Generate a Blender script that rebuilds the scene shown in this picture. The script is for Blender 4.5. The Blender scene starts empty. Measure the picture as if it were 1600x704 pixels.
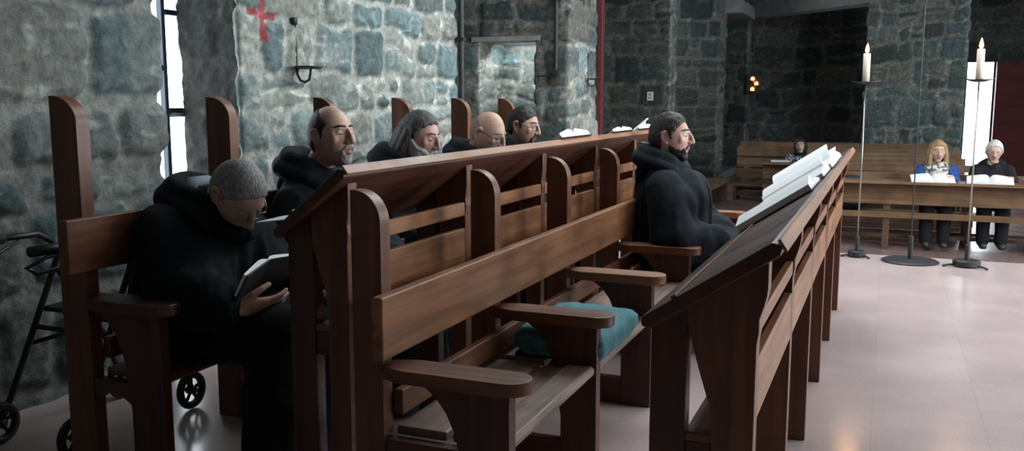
import bpy, bmesh, math, random
import numpy as np
from mathutils import Vector, Matrix, noise as mnoise
R=math.radians
C=bpy.context.scene.collection
random.seed(5)

# ------------------------------------------------------------------ materials
def mat(name, col=(.5,.5,.5), rough=.6, spec=.5, metal=0.):
    m=bpy.data.materials.new(name); m.use_nodes=True
    b=m.node_tree.nodes['Principled BSDF']
    b.inputs['Base Color'].default_value=(*col,1); b.inputs['Roughness'].default_value=rough
    b.inputs['Specular IOR Level'].default_value=spec; b.inputs['Metallic'].default_value=metal
    return m
def nd(m,t,**k):
    n=m.node_tree.nodes.new(t)
    for a,v in k.items(): setattr(n,a,v)
    return n
def lk(m,a,b): m.node_tree.links.new(a,b)
def noisy(name,c1,c2,scale=(8,8,8),rough=.6,spec=.4,bump=.0,detail=6,dist=0,bscale=None,sheen=0):
    m=mat(name,c1,rough,spec); b=m.node_tree.nodes['Principled BSDF']
    tc=nd(m,'ShaderNodeTexCoord'); mp=nd(m,'ShaderNodeMapping'); mp.inputs['Scale'].default_value=scale
    lk(m,tc.outputs['Object'],mp.inputs['Vector'])
    n=nd(m,'ShaderNodeTexNoise'); n.inputs['Scale'].default_value=1; n.inputs['Detail'].default_value=detail
    n.inputs['Distortion'].default_value=dist
    lk(m,mp.outputs[0],n.inputs['Vector'])
    r=nd(m,'ShaderNodeValToRGB'); r.color_ramp.elements[0].color=(*c1,1); r.color_ramp.elements[1].color=(*c2,1)
    r.color_ramp.elements[0].position=.32; r.color_ramp.elements[1].position=.68
    lk(m,n.outputs[0],r.inputs[0]); lk(m,r.outputs[0],b.inputs['Base Color'])
    if bump:
        bp=nd(m,'ShaderNodeBump'); bp.inputs['Strength'].default_value=bump; bp.inputs['Distance'].default_value=.01
        lk(m,n.outputs[0],bp.inputs['Height']); lk(m,bp.outputs[0],b.inputs['Normal'])
    if sheen: b.inputs['Sheen Weight'].default_value=sheen; b.inputs['Sheen Tint'].default_value=(.5,.65,.8,1)
    return m
def wood(name,c1,c2,axis,rough=.40,spec=.45):
    s=[26,26,26]; s['xyz'.index(axis)]=1.6
    m=noisy(name,c1,c2,tuple(s),rough,spec,.12,8,.6)
    # broad worn patches on top of the grain
    b=m.node_tree.nodes['Principled BSDF']; l=b.inputs['Base Color'].links[0]; src=l.from_socket
    tc=nd(m,'ShaderNodeTexCoord'); n=nd(m,'ShaderNodeTexNoise'); n.inputs['Scale'].default_value=5; n.inputs['Detail'].default_value=5
    lk(m,tc.outputs['Object'],n.inputs['Vector'])
    mx=nd(m,'ShaderNodeMix',data_type='RGBA',blend_type='MULTIPLY'); mx.inputs[0].default_value=.65
    rr=nd(m,'ShaderNodeValToRGB'); rr.color_ramp.elements[0].color=(.55,.5,.48,1); rr.color_ramp.elements[1].color=(1.25,1.2,1.15,1)
    rr.color_ramp.elements[0].position=.3; rr.color_ramp.elements[1].position=.7
    lk(m,n.outputs[0],rr.inputs[0]); lk(m,src,mx.inputs[6]); lk(m,rr.outputs[0],mx.inputs[7]); lk(m,mx.outputs[2],b.inputs['Base Color'])
    mr=nd(m,'ShaderNodeMapRange'); mr.inputs[1].default_value=.3; mr.inputs[2].default_value=.7; mr.inputs[3].default_value=rough-.08; mr.inputs[4].default_value=rough+.14
    lk(m,n.outputs[0],mr.inputs[0]); lk(m,mr.outputs[0],b.inputs['Roughness'])
    return m
DK=((.050,.016,.009),(.102,.036,.021)); MD=((.105,.038,.019),(.20,.082,.041)); TN=((.185,.075,.031),(.35,.16,.072))
W={}
for a in 'xyz':
    W['d'+a]=wood('mahogany_'+a,*DK,a); W['m'+a]=wood('walnut_'+a,*MD,a); W['t'+a]=wood('oak_'+a,*TN,a,.42)
W['seat']=wood('worn_seat_wood',(.19,.12,.09),(.33,.235,.185),'y',.5)
PEW=wood('pew_wood',(.13,.075,.04),(.22,.13,.07),'x',.45)
PEWD=wood('pew_wood_dark',(.07,.04,.025),(.13,.075,.045),'x',.5)
CLOTH=noisy('black_cloth',(.0055,.007,.009),(.0105,.013,.0165),(40,40,40),.9,.15,.15,4,sheen=.03)
CLOTH2=noisy('navy_cloth',(.005,.008,.0115),(.010,.015,.021),(40,40,40),.85,.2,.15,4,sheen=.06)
SKIN=noisy('skin',(.47,.28,.205),(.58,.365,.28),(30,30,30),.5,.4,.05)
SKINP=noisy('skin_pink',(.55,.30,.25),(.66,.40,.33),(30,30,30),.5,.4,.05)
LIP=mat('lips',(.30,.12,.10),.5)
DARKM=mat('mouth_dark',(.03,.012,.01),.6)
EYE=mat('eye_dark',(.02,.013,.01),.35)
HB=noisy('hair_dark_brown',(.010,.007,.006),(.032,.022,.017),(140,140,30),.55,.4,.5)
HG=noisy('hair_grey',(.15,.145,.14),(.33,.32,.31),(150,150,50),.7,.3,.5)
HSP=noisy('hair_dark_grey',(.035,.033,.033),(.12,.115,.112),(150,150,40),.6,.35,.6)
HW=noisy('hair_white',(.45,.43,.41),(.72,.70,.68),(150,150,40),.7,.3,.5)
HBL=noisy('hair_blond',(.20,.11,.055),(.42,.27,.15),(120,120,30),.55,.4,.5)
STUB=noisy('stubble',(.22,.14,.11),(.33,.21,.16),(150,150,150),.6,.3,.2)
BEARDG=noisy('beard_grey',(.22,.19,.17),(.42,.38,.35),(150,150,60),.75,.3,.5)
PAGE=noisy('paper',(.84,.86,.88),(.92,.93,.93),(3,3,90),.7,.3,.05)
COVER=mat('black_cover',(.012,.012,.014),.55)
COVERB=mat('navy_cover',(.03,.05,.10),.5)
IRON=noisy('wrought_iron',(.012,.013,.015),(.03,.031,.034),(30,30,30),.5,.5,.2)
STEEL=mat('brushed_steel',(.33,.31,.29),.35,.5,.8)
PLAST=mat('black_plastic',(.014,.014,.016),.45)
WAX=mat('candle_wax',(.86,.80,.66),.5); WAX.node_tree.nodes['Principled BSDF'].inputs['Subsurface Weight'].default_value=.3
FL=mat('flame',(1,.6,.2)); b_=FL.node_tree.nodes['Principled BSDF']; b_.inputs['Emission Color'].default_value=(1,.36,.07,1); b_.inputs['Emission Strength'].default_value=6
EMB=mat('votive_glow',(1,.3,.1)); b_=EMB.node_tree.nodes['Principled BSDF']; b_.inputs['Emission Color'].default_value=(1,.28,.08,1); b_.inputs['Emission Strength'].default_value=3
REDG=mat('votive_glass',(.25,.03,.015),.25)
TEAL=noisy('teal_fabric',(.06,.185,.215),(.11,.28,.32),(25,25,25),.8,.3,.2,5)
BLUE=noisy('blue_jacket',(.015,.05,.20),(.03,.085,.30),(25,25,25),.7,.3,.2)
TROU=noisy('dark_trousers',(.008,.008,.011),(.016,.016,.02),(40,40,40),.85,.2,.1)
WHITE=mat('white_cotton',(.75,.75,.76),.7)
PAINTW=mat('white_plastic',(.72,.70,.66),.5)
REDW=noisy('dark_red_panel',(.11,.02,.02),(.16,.032,.03),(2,2,12),.6,.3,.1)
REDP=mat('dark_red_paint',(.10,.018,.02),.5)
WFRAME=mat('steel_window_frame',(.035,.055,.08),.4)
CONC=noisy('concrete',(.20,.22,.225),(.30,.32,.32),(5,5,5),.9,.2,.25)
def checker(name,c1,c2,sc,rough=.8):
    m=mat(name,c1,rough); b=m.node_tree.nodes['Principled BSDF']
    tc=nd(m,'ShaderNodeTexCoord'); n=nd(m,'ShaderNodeTexVoronoi'); n.inputs['Scale'].default_value=sc
    lk(m,tc.outputs['Object'],n.inputs['Vector'])
    r=nd(m,'ShaderNodeValToRGB'); r.color_ramp.interpolation='CONSTANT'
    r.color_ramp.elements[0].color=(*c1,1); r.color_ramp.elements[1].color=(*c2,1); r.color_ramp.elements[1].position=.5
    lk(m,n.outputs['Color'],r.inputs[0]); lk(m,r.outputs[0],b.inputs['Base Color']); return m
SCARF=checker('plaid_scarf',(.62,.58,.50),(.12,.11,.11),38)
KNIT=checker('patterned_knit',(.022,.026,.035),(.42,.46,.50),42)
def glasspane():
    m=mat('window_daylight_glass',(.8,.9,1),.3); b=m.node_tree.nodes['Principled BSDF']
    b.inputs['Emission Color'].default_value=(.86,.94,1,1); b.inputs['Emission Strength'].default_value=2.2
    return m
DAY=glasspane()

def stone_mat():
    m=mat('rubble_stone',(.3,.3,.3),.82,.3); b=m.node_tree.nodes['Principled BSDF']
    at=nd(m,'ShaderNodeAttribute',attribute_name='col')
    tc=nd(m,'ShaderNodeTexCoord')
    n=nd(m,'ShaderNodeTexNoise'); n.inputs['Scale'].default_value=22; n.inputs['Detail'].default_value=9; n.inputs['Roughness'].default_value=.68
    lk(m,tc.outputs['Object'],n.inputs['Vector'])
    r=nd(m,'ShaderNodeValToRGB'); r.color_ramp.elements[0].color=(.62,.62,.62,1); r.color_ramp.elements[1].color=(1.38,1.38,1.36,1)
    r.color_ramp.elements[0].position=.33; r.color_ramp.elements[1].position=.67
    lk(m,n.outputs[0],r.inputs[0])
    mx=nd(m,'ShaderNodeMix',data_type='RGBA',blend_type='MULTIPLY'); mx.inputs[0].default_value=1
    lk(m,at.outputs['Color'],mx.inputs[6]); lk(m,r.outputs[0],mx.inputs[7]); lk(m,mx.outputs[2],b.inputs['Base Color'])
    mp=nd(m,'ShaderNodeMapping'); mp.inputs['Scale'].default_value=(7,7,13); lk(m,tc.outputs['Object'],mp.inputs['Vector'])
    n2=nd(m,'ShaderNodeTexNoise'); n2.noise_type='RIDGED_MULTIFRACTAL'; n2.inputs['Scale'].default_value=1; n2.inputs['Detail'].default_value=9; n2.inputs['Roughness'].default_value=.55; n2.inputs['Distortion'].default_value=.7
    lk(m,mp.outputs[0],n2.inputs['Vector'])
    r2=nd(m,'ShaderNodeValToRGB'); e=r2.color_ramp.elements; e[0].color=(.52,.53,.53,1); e[0].position=.12; e[1].color=(1.0,1.0,1.0,1); e[1].position=.38
    e3=e.new(.72); e3.color=(1.05,1.05,1.04,1); e4=e.new(.95); e4.color=(1.55,1.56,1.54,1)
    lk(m,n2.outputs[0],r2.inputs[0])
    mx2=nd(m,'ShaderNodeMix',data_type='RGBA',blend_type='MULTIPLY'); mx2.inputs[0].default_value=.85
    lk(m,mx.outputs[2],mx2.inputs[6]); lk(m,r2.outputs[0],mx2.inputs[7]); lk(m,mx2.outputs[2],b.inputs['Base Color'])
    mm=nd(m,'ShaderNodeMath',operation='MULTIPLY_ADD'); mm.inputs[1].default_value=.7; lk(m,n2.outputs[0],mm.inputs[0]); lk(m,n.outputs[0],mm.inputs[2])
    bp=nd(m,'ShaderNodeBump'); bp.inputs['Strength'].default_value=.8; bp.inputs['Distance'].default_value=.02
    lk(m,mm.outputs[0],bp.inputs['Height']); lk(m,bp.outputs[0],b.inputs['Normal'])
    return m
STONE=stone_mat()

def floor_mat(name,c1,c2,tile,rough,grout):
    m=mat(name,c1,rough,.5); b=m.node_tree.nodes['Principled BSDF']
    tc=nd(m,'ShaderNodeTexCoord')
    br=nd(m,'ShaderNodeTexBrick'); br.offset=0; br.inputs['Scale'].default_value=1
    br.inputs['Brick Width'].default_value=tile; br.inputs['Row Height'].default_value=tile
    br.inputs['Mortar Size'].default_value=.0022; br.inputs['Color1'].default_value=(*c1,1); br.inputs['Color2'].default_value=(*c2,1)
    br.inputs['Mortar'].default_value=(*grout,1); br.inputs['Bias'].default_value=0
    lk(m,tc.outputs['Object'],br.inputs['Vector'])
    n=nd(m,'ShaderNodeTexNoise'); n.inputs['Scale'].default_value=120; n.inputs['Detail'].default_value=3
    lk(m,tc.outputs['Object'],n.inputs['Vector'])
    n2=nd(m,'ShaderNodeTexNoise'); n2.inputs['Scale'].default_value=1.7; n2.inputs['Detail'].default_value=5
    lk(m,tc.outputs['Object'],n2.inputs['Vector'])
    ad=nd(m,'ShaderNodeMath',operation='ADD'); lk(m,n.outputs[0],ad.inputs[0]); lk(m,n2.outputs[0],ad.inputs[1])
    r=nd(m,'ShaderNodeValToRGB'); r.color_ramp.elements[0].color=(.86,.86,.86,1); r.color_ramp.elements[1].color=(1.12,1.12,1.12,1)
    mr=nd(m,'ShaderNodeMapRange'); mr.inputs[1].default_value=.7; mr.inputs[2].default_value=1.3
    lk(m,ad.outputs[0],mr.inputs[0]); lk(m,mr.outputs[0],r.inputs[0])
    mx=nd(m,'ShaderNodeMix',data_type='RGBA',blend_type='MULTIPLY'); mx.inputs[0].default_value=1
    lk(m,br.outputs['Color'],mx.inputs[6]); lk(m,r.outputs[0],mx.inputs[7]); lk(m,mx.outputs[2],b.inputs['Base Color'])
    m2=nd(m,'ShaderNodeMapRange'); m2.inputs[1].default_value=.3; m2.inputs[2].default_value=.7; m2.inputs[3].default_value=rough-.05; m2.inputs[4].default_value=rough+.1
    lk(m,n2.outputs[0],m2.inputs[0]); lk(m,m2.outputs[0],b.inputs['Roughness'])
    return m
FLOORM=floor_mat('pink_terrazzo',(.51,.40,.39),(.475,.37,.36),.40,.17,(.44,.355,.345))
NAVEM=floor_mat('brown_tiles',(.20,.13,.12),(.27,.185,.17),.30,.26,(.14,.10,.09))

# ------------------------------------------------------------------ mesh builder
class MB:
    def __init__(s): s.v=[]; s.f=[]
    def add(s,vs,fs):
        o=len(s.v); s.v+= [tuple(v) for v in vs]; s.f+=[tuple(i+o for i in f) for f in fs]; return s
    def box(s,x0,x1,y0,y1,z0,z1):
        vs=[(x,y,z) for x in (x0,x1) for y in (y0,y1) for z in (z0,z1)]
        return s.add(vs,[(0,1,3,2),(4,6,7,5),(0,4,5,1),(2,3,7,6),(0,2,6,4),(1,5,7,3)])
    def prism(s,poly,axis,a,b):
        # poly: 2D points; axis 'y' -> (x,z) ; 'z' -> (x,y); 'x' -> (y,z)
        def p3(p,t):
            return {'y':(p[0],t,p[1]),'z':(p[0],p[1],t),'x':(t,p[0],p[1])}[axis]
        n=len(poly); vs=[p3(p,a) for p in poly]+[p3(p,b) for p in poly]
        return s.add(vs,[tuple(range(n)),tuple(range(2*n-1,n-1,-1))]+[(i,i+n,(i+1)%n+n,(i+1)%n) for i in range(n)])
    def tube(s,pts,r,n=10,close=False):
        pts=[Vector(p) for p in pts]; rs=r if isinstance(r,(list,tuple)) else [r]*len(pts)
        vs=[];fs=[];m=len(pts); up=None
        for i,p in enumerate(pts):
            if close: t=(pts[(i+1)%m]-pts[i-1])
            else: t=(pts[min(i+1,m-1)]-pts[max(i-1,0)])
            t.normalize()
            if up is None:
                up=Vector((0,0,1)) if abs(t.z)<.9 else Vector((1,0,0))
            a=t.cross(up).normalized(); b=a.cross(t).normalized(); up=b
            for k in range(n):
                an=2*math.pi*k/n; vs.append(p+(a*math.cos(an)+b*math.sin(an))*rs[i])
        for i in range(m if close else m-1):
            for k in range(n):
                j=(i+1)%m; fs.append((i*n+k,i*n+(k+1)%n,j*n+(k+1)%n,j*n+k))
        if not close: fs+= [tuple(range(n-1,-1,-1)),tuple((m-1)*n+k for k in range(n))]
        return s.add(vs,fs)
    def lathe(s,prof,cx=0,cy=0,n=32):
        vs=[];fs=[];m=len(prof)
        for (r,z) in prof:
            for k in range(n): a=2*math.pi*k/n; vs.append((cx+max(r,1e-4)*math.cos(a),cy+max(r,1e-4)*math.sin(a),z))
        for i in range(m-1):
            for k in range(n): fs.append((i*n+k,i*n+(k+1)%n,(i+1)*n+(k+1)%n,(i+1)*n+k))
        fs+=[tuple(range(n-1,-1,-1)),tuple((m-1)*n+k for k in range(n))]
        return s.add(vs,fs)
    def ell(s,c,r,M=None,n=14):
        vs=[];fs=[]; c=Vector(c)
        rx,ry,rz=r if isinstance(r,(tuple,list)) else (r,r,r)
        for i in range(n+1):
            th=math.pi*i/n
            for k in range(2*n):
                ph=math.pi*k/n
                p=Vector((rx*math.sin(th)*math.cos(ph),ry*math.sin(th)*math.sin(ph),rz*math.cos(th)))
                if M: p=M@p
                vs.append(c+p)
        w=2*n
        for i in range(n):
            for k in range(w): fs.append((i*w+k,(i+1)*w+k,(i+1)*w+(k+1)%w,i*w+(k+1)%w))
        return s.add(vs,fs)
    def cap(s,p0,p1,r0,r1=None,n=16):
        r1=r0 if r1 is None else r1
        p0=Vector(p0);p1=Vector(p1); d=p1-p0; L=d.length; t=d.normalized()
        up=Vector((0,0,1)) if abs(t.z)<.9 else Vector((1,0,0))
        a=t.cross(up).normalized(); b=a.cross(t)
        prof=[]; h=6
        for i in range(h+1): an=-math.pi/2+math.pi/2*i/h; prof.append((r0*math.cos(an),r0*math.sin(an)))
        for i in range(h+1): an=math.pi/2*i/h; prof.append((r1*math.cos(an),L+r1*math.sin(an)))
        vs=[];fs=[]
        for (r,z) in prof:
            r=max(r,1e-4)
            for k in range(n): an=2*math.pi*k/n; vs.append(p0+t*z+(a*math.cos(an)+b*math.sin(an))*r)
        m=len(prof)
        for i in range(m-1):
            for k in range(n): fs.append((i*n+k,(i+1)*n+k,(i+1)*n+(k+1)%n,i*n+(k+1)%n))
        return s.add(vs,fs)
    def chain(s,pts,rs):
        for i in range(len(pts)-1): s.cap(pts[i],pts[i+1],rs[i],rs[i+1])
        return s
    def xf(s,M,start=0):
        for i in range(start,len(s.v)): s.v[i]=tuple(M@Vector(s.v[i]))
        return s
    def mesh(s,name):
        me=bpy.data.meshes.new(name); me.from_pydata(s.v,[],s.f)
        bm=bmesh.new(); bm.from_mesh(me); bmesh.ops.recalc_face_normals(bm,faces=bm.faces); bm.to_mesh(me); bm.free()
        me.update(); return me
    def build(s,name,m,parent=None,bevel=0,smooth=False,seg=2,off=None):
        if parent is not None and off is None and not parent.get('_local'):
            o=parent.location; s.v=[(x-o.x,y-o.y,z-o.z) for x,y,z in s.v]
        me=s.mesh(name); me.materials.append(m)
        if smooth:
            for p in me.polygons: p.use_smooth=True
        o=bpy.data.objects.new(name,me); C.objects.link(o)
        if parent is not None: o.parent=parent
        if bevel:
            bv=o.modifiers.new('bevel','BEVEL'); bv.width=bevel; bv.segments=seg; bv.limit_method='ANGLE'; bv.angle_limit=R(40)
        return o
def tag(o,label,cat,group=None,kind=None):
    o['label']=label; o['category']=cat
    if group: o['group']=group
    if kind: o['kind']=kind
    return o
def empty(name,loc,label,cat,group=None,rz=0):
    o=bpy.data.objects.new(name,None); C.objects.link(o); o.location=loc; o.rotation_euler=(0,0,rz); o.empty_display_size=.1
    return tag(o,label,cat,group)
def struct(o): o['kind']='structure'; return o
def top(mb,name,m,label,cat,loc=None,group=None,**k):
    """a thing that is one mesh: origin moved to loc"""
    if loc is not None: mb.v=[(x-loc[0],y-loc[1],z-loc[2]) for x,y,z in mb.v]
    o=mb.build(name,m,None,**k)
    if loc is not None: o.location=loc
    return tag(o,label,cat,group)

def remeshed(mb,name,m,voxel,smooth=3,fold=0,parent=None,fscale=(9,9,2.2),seed=0):
    me=mb.mesh(name+'_t'); t=bpy.data.objects.new('t',me); C.objects.link(t)
    r=t.modifiers.new('r','REMESH'); r.mode='VOXEL'; r.voxel_size=voxel
    if smooth:
        sm=t.modifiers.new('s','SMOOTH'); sm.iterations=smooth; sm.factor=.5
    dg=bpy.context.evaluated_depsgraph_get(); me2=bpy.data.meshes.new_from_object(t.evaluated_get(dg)); 
    bpy.data.objects.remove(t); bpy.data.meshes.remove(me)
    me2.name=name; me2.materials.clear(); me2.materials.append(m)
    if fold:
        nv=len(me2.vertices); co=np.empty(nv*3,'f'); me2.vertices.foreach_get('co',co); co=co.reshape(-1,3)
        no=np.empty(nv*3,'f'); me2.vertices.foreach_get('normal',no) if hasattr(me2.vertices[0],'normal') else None; no=no.reshape(-1,3)
        cw=co+.05*(np.stack([fbm3(co*5+k*9.1,2) for k in range(3)],1)-.5)
        w=fbm3(cw*np.array(fscale)+seed*7.3,2)
        rd=1-np.abs(2*w-1)*2.2          # ridged folds
        co=co+no*(rd[:,None]*fold)
        me2.vertices.foreach_set('co',co.astype('f').ravel())
    me2.polygons.foreach_set('use_smooth',[True]*len(me2.polygons)); me2.update()
    o=bpy.data.objects.new(name,me2); C.objects.link(o)
    if parent is not None: o.parent=parent
    return o

# ------------------------------------------------------------------ numpy noise
def _h(ix,iy,iz):
    n=(ix*374761393+iy*668265263+iz*2147483647*3+iz*1274126177)&0xffffffff
    n=((n^(n>>13))*1274126177)&0xffffffff; n=n^(n>>16)
    return (n&0xffff)/65535.
def vn3(p):
    p=np.asarray(p,dtype='f8'); i=np.floor(p).astype('i8'); f=p-i; f=f*f*(3-2*f)
    r=0
    for a in (0,1):
        for b in (0,1):
            for c in (0,1):
                w=(f[:,0] if a else 1-f[:,0])*(f[:,1] if b else 1-f[:,1])*(f[:,2] if c else 1-f[:,2])
                r=r+w*_h(i[:,0]+a,i[:,1]+b,i[:,2]+c)
    return r
def fbm3(p,o=4):
    p=np.asarray(p,dtype='f8'); r=0;a=.5;t=0
    for k in range(o): r=r+a*vn3(p*2**k+k*17.1); t+=a; a*=.5
    return r/t
def smst(a,b,x):
    t=np.clip((x-a)/(b-a),0,1); return t*t*(3-2*t)

PAL=np.array([(.140,.192,.195),(.10,.135,.14),(.165,.205,.20),(.195,.22,.205),(.235,.24,.215),(.12,.145,.14),(.15,.208,.212),(.185,.20,.185)])
MORT=np.array((.34,.345,.315))
def stone_wall(name,poly,z0,z1,res,seed,scale=1.,relief=.022,tone=1.,paint=None,skew=0,warm=0.):
    """rubble wall swept along a plan polyline; stones are laid out in (length, height)"""
    rng=np.random.RandomState(seed)
    P=[np.array(p,'f8') for p in poly]; seg=[np.linalg.norm(P[i+1]-P[i]) for i in range(len(P)-1)]
    us=[];xy=[];nr=[]; acc=0
    sn=[]
    for i in range(len(seg)):
        d=(P[i+1]-P[i])/seg[i]; sn.append(np.array((d[1],-d[0])))
    for i in range(len(seg)):
        n=max(2,int(round(seg[i]/res)))
        for k in range(n+(1 if i==len(seg)-1 else 0)):
            t=k/n; us.append(acc+t*seg[i]); xy.append(P[i]*(1-t)+P[i+1]*t)
            nn=sn[i].copy()
            if k==0 and i>0: nn=sn[i]+sn[i-1]; nn/=np.linalg.norm(nn)
            nr.append(nn)
        acc+=seg[i]
    us=np.array(us);xy=np.array(xy);nr=np.array(nr)
    nz=int(round((z1-z0)/res))+1; zs=np.linspace(z0,z1,nz)
    U,V=np.meshgrid(us,zs); sh=U.shape; u=U.ravel(); v=V.ravel()-z0
    q=np.stack([u*2.6/scale,v*2.6/scale,np.full_like(u,seed*3.7)],1)
    uw=u+.16*scale*(fbm3(q,4)-.5); vw=v+.17*scale*(fbm3(q+51.3,4)-.5)
    # courses
    hs=[-.3]; 
    while hs[-1]<(z1-z0)+.5: hs.append(hs[-1]+rng.uniform(.13,.33)*scale)
    hs=np.array(hs); row=np.clip(np.searchsorted(hs,vw)-1,0,len(hs)-2)
    lo=hs[row]; hi=hs[row+1]
    a=np.zeros_like(u); b=np.zeros_like(u); sid=np.zeros(u.shape,'i8'); base=0; cl=lo.copy(); ch=hi.copy()
    L=us[-1]
    for r in range(len(hs)-1):
        ws=[-.5-rng.rand()*.3]
        while ws[-1]<L+.6: ws.append(ws[-1]+rng.uniform(.14,.52)*scale)
        ws=np.array(ws); m=row==r
        if not m.any(): base+=2*len(ws); continue
        c=np.clip(np.searchsorted(ws,uw[m])-1,0,len(ws)-2)
        a[m]=ws[c]; b[m]=ws[c+1]
        split=rng.rand(len(ws)); pos=rng.uniform(.35,.65,len(ws)); s=split[c]<.28
        mid=lo[m]+(hi[m]-lo[m])*pos[c]; up=vw[m]>mid
        l2=np.where(s&up,mid,lo[m]); h2=np.where(s&~up,mid,hi[m]); cl[m]=l2; ch[m]=h2
        sid[m]=base+2*c+(s&up); base+=2*len(ws)
    du=np.minimum(uw-a,b-uw); dv=np.minimum(vw-cl,ch-vw); rr=.055*scale
    d=np.minimum(du,dv); cor=(du<rr)&(dv<rr); d=np.where(cor,rr-np.hypot(rr-du,rr-dv),d)
    f1=fbm3(np.stack([u*9,v*9,u*0+seed],1),5); f2=fbm3(np.stack([u*28,v*28,u*0+seed+9],1),3)
    d=d+.045*scale*(f1-.5)
    rnd=rng.rand(base+8,4)
    st=smst(.008*scale,.026*scale,d)
    flat=smst(.008*scale,.05*scale,d)
    # chiselled facets: slanting planes per stone
    fa=(rnd[sid,1]-.5)*.10*(uw-(a+b)/2)+(rnd[sid,2]-.5)*.10*(vw-(cl+ch)/2)
    lay=fbm3(np.stack([u*5+rnd[sid,3]*40,v*30,u*0+3],1),4)
    hgt=relief*flat*(.35+.9*rnd[sid,0])+st*fa+ (f1-.5)*.022+(f2-.5)*.008+st*(np.abs(lay-.5))*.02
    hgt=hgt*min(1,scale+.2)
    cidx=(rnd[sid,3]*len(PAL)).astype(int)%len(PAL)
    col=PAL[cidx]*(.75+.5*rnd[sid,1:2])*(.72+.62*fbm3(np.stack([u*6,v*14,u*0+sid*.37],1),4))[:,None]
    mo=MORT*(.75+.5*fbm3(np.stack([u*5,v*5,u*0+20+seed],1),4))[:,None]
    col=col*st[:,None]+mo*(1-st[:,None])
    # lime smears across stones
    sm=smst(.56,.68,fbm3(np.stack([u*3.3,v*3.3,u*0+70+seed],1),5))[:,None]*.42
    col=col*(1-sm)+mo*1.05*sm
    col=col*tone*np.array((1+.12*warm,1.,1-.14*warm))
    if paint is not None: col=paint(u,v+z0,col,f2)
    X=np.tile(xy[:,0],nz)+np.tile(nr[:,0],nz)*hgt; Y=np.tile(xy[:,1],nz)+np.tile(nr[:,1],nz)*hgt
    Z=V.ravel()
    n=len(us); idx=np.arange(n*nz).reshape(nz,n)
    f=np.stack([idx[:-1,:-1],idx[:-1,1:],idx[1:,1:],idx[1:,:-1]],-1).reshape(-1,4)
    me=bpy.data.meshes.new(name); me.from_pydata(np.stack([X,Y,Z],1).tolist(),[],f.tolist())
    ca=me.attributes.new('col','FLOAT_COLOR','POINT'); ca.data.foreach_set('color',np.concatenate([np.clip(col,0,1),np.ones((len(col),1))],1).astype('f').ravel())
    me.polygons.foreach_set('use_smooth',[True]*len(me.polygons)); me.materials.append(STONE); me.update()
    o=bpy.data.objects.new(name,me); C.objects.link(o); return struct(o)

# ------------------------------------------------------------------ camera
f=1420.; VX,VY=1390.,157.
pit=math.atan((352-VY)/f); yaw=math.atan((VX-800)/math.hypot(f,352-VY))
cam=bpy.data.cameras.new('camera'); co=bpy.data.objects.new('camera',cam); C.objects.link(co)
cam.sensor_width=36; cam.lens=36*f/1600; cam.clip_start=.05
co.location=(0,0,1.24); co.rotation_euler=(math.pi/2-pit,0,yaw)
bpy.context.scene.camera=co

# ------------------------------------------------------------------ room
NZ=-.36
struct(MB().box(-5.2,5.3,-3,7.86,-.36,0).build('floor',FLOORM))
struct(MB().box(-5.2,5.3,7.86,21.6,-.5,NZ).build('floor',NAVEM))
struct(MB().box(-5.4,5.5,-3.2,21.8,3.7,3.8).build('ceiling',CONC))

def cross_paint(u,z,col,f2):
    y=u-.0242+3.975
    a=(np.abs(y-4.17)<.125)&(np.abs(z-1.705-.06*(4.17-y))<.021)
    b=(np.abs(y-4.172-.02*(1.7-z))<.025)&(z>1.555)&(z<1.83)
    m=((a|b)&(f2>.12))[:,None]
    return np.where(m,np.array((.46,.11,.12))*(.8+.4*f2[:,None]),col)
def dab_paint(u,z,col,f2):
    # small red mark low on the strip, x=-3.17 face starts 1.43+... along the sweep
    uu=u-(u.max()-.95)
    m=(((uu-.62)/.10)**2+((z-1.31)/.028)**2<1)&(f2>.35)
    return np.where(m[:,None],np.array((.5,.16,.17)),col)
stone_wall('wall_left',[(-3.2,-3),(-3.2,1.2)],0,3.7,.05,3)
stone_wall('wall_left',[(-3.2,1.2),(-3.2,3.37),(-3.75,3.44)],0,3.7,.014,14,1.35,.032,.92,None,0,-.06)
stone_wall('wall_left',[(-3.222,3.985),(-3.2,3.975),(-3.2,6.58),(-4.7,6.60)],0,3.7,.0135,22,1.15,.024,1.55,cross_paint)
stone_wall('wall_left',[(-3.64,4.03),(-3.205,4.0)],0,3.7,.014,24,1.3,.024,.17,None,0,.35)  # backlit shade of the jamb put into a very dark stone tone
stone_wall('wall_left',[(-4.7,6.6),(-4.7,9.3)],0,3.7,.06,4)
nz=1.88
stone_wall('wall_left',[(-4.7,9.3),(-4.22,9.3),(-4.22,10.0),(-3.55,10.0),(-3.55,9.3),(-3.17,9.3),(-3.17,10.25),(-5,10.25)],0,nz,.022,31,1.2,.024,.85,lambda u,z,c,f2: np.where(((u>.48)&(u<2.53))[:,None],c*1.45,np.where((u>2.9)[:,None],c*1.9,c)),0,.2)  # light on recess and side strip painted into the stone, front kept darker
stone_wall('wall_left',[(-4.7,9.3),(-3.17,9.3),(-3.17,10.25),(-5,10.25)],nz,3.7,.022,35,1.2,.02,.75,None,0,.25)  # upper wall toned down, its shade carried by the stone colour
struct(MB().box(-4.3,-3.5,9.27,10.05,nz,nz+.05).build('wall_left',CONC))
stone_wall('wall_left',[(-5,10.25),(-5,14.48)],NZ,3.7,.08,5)
stone_wall('wall_left',[(-5,14.48),(-3.25,14.48),(-3.25,14.9),(-5,14.9)],NZ,3.7,.032,41,1.4,.03,.52,lambda u,z,c,f2: np.where(((u>1.73)&(u<2.2))[:,None],c*2.4,c),0,.22)  # dark stone tone for the shaded front, lit edge strip painted brighter
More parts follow.
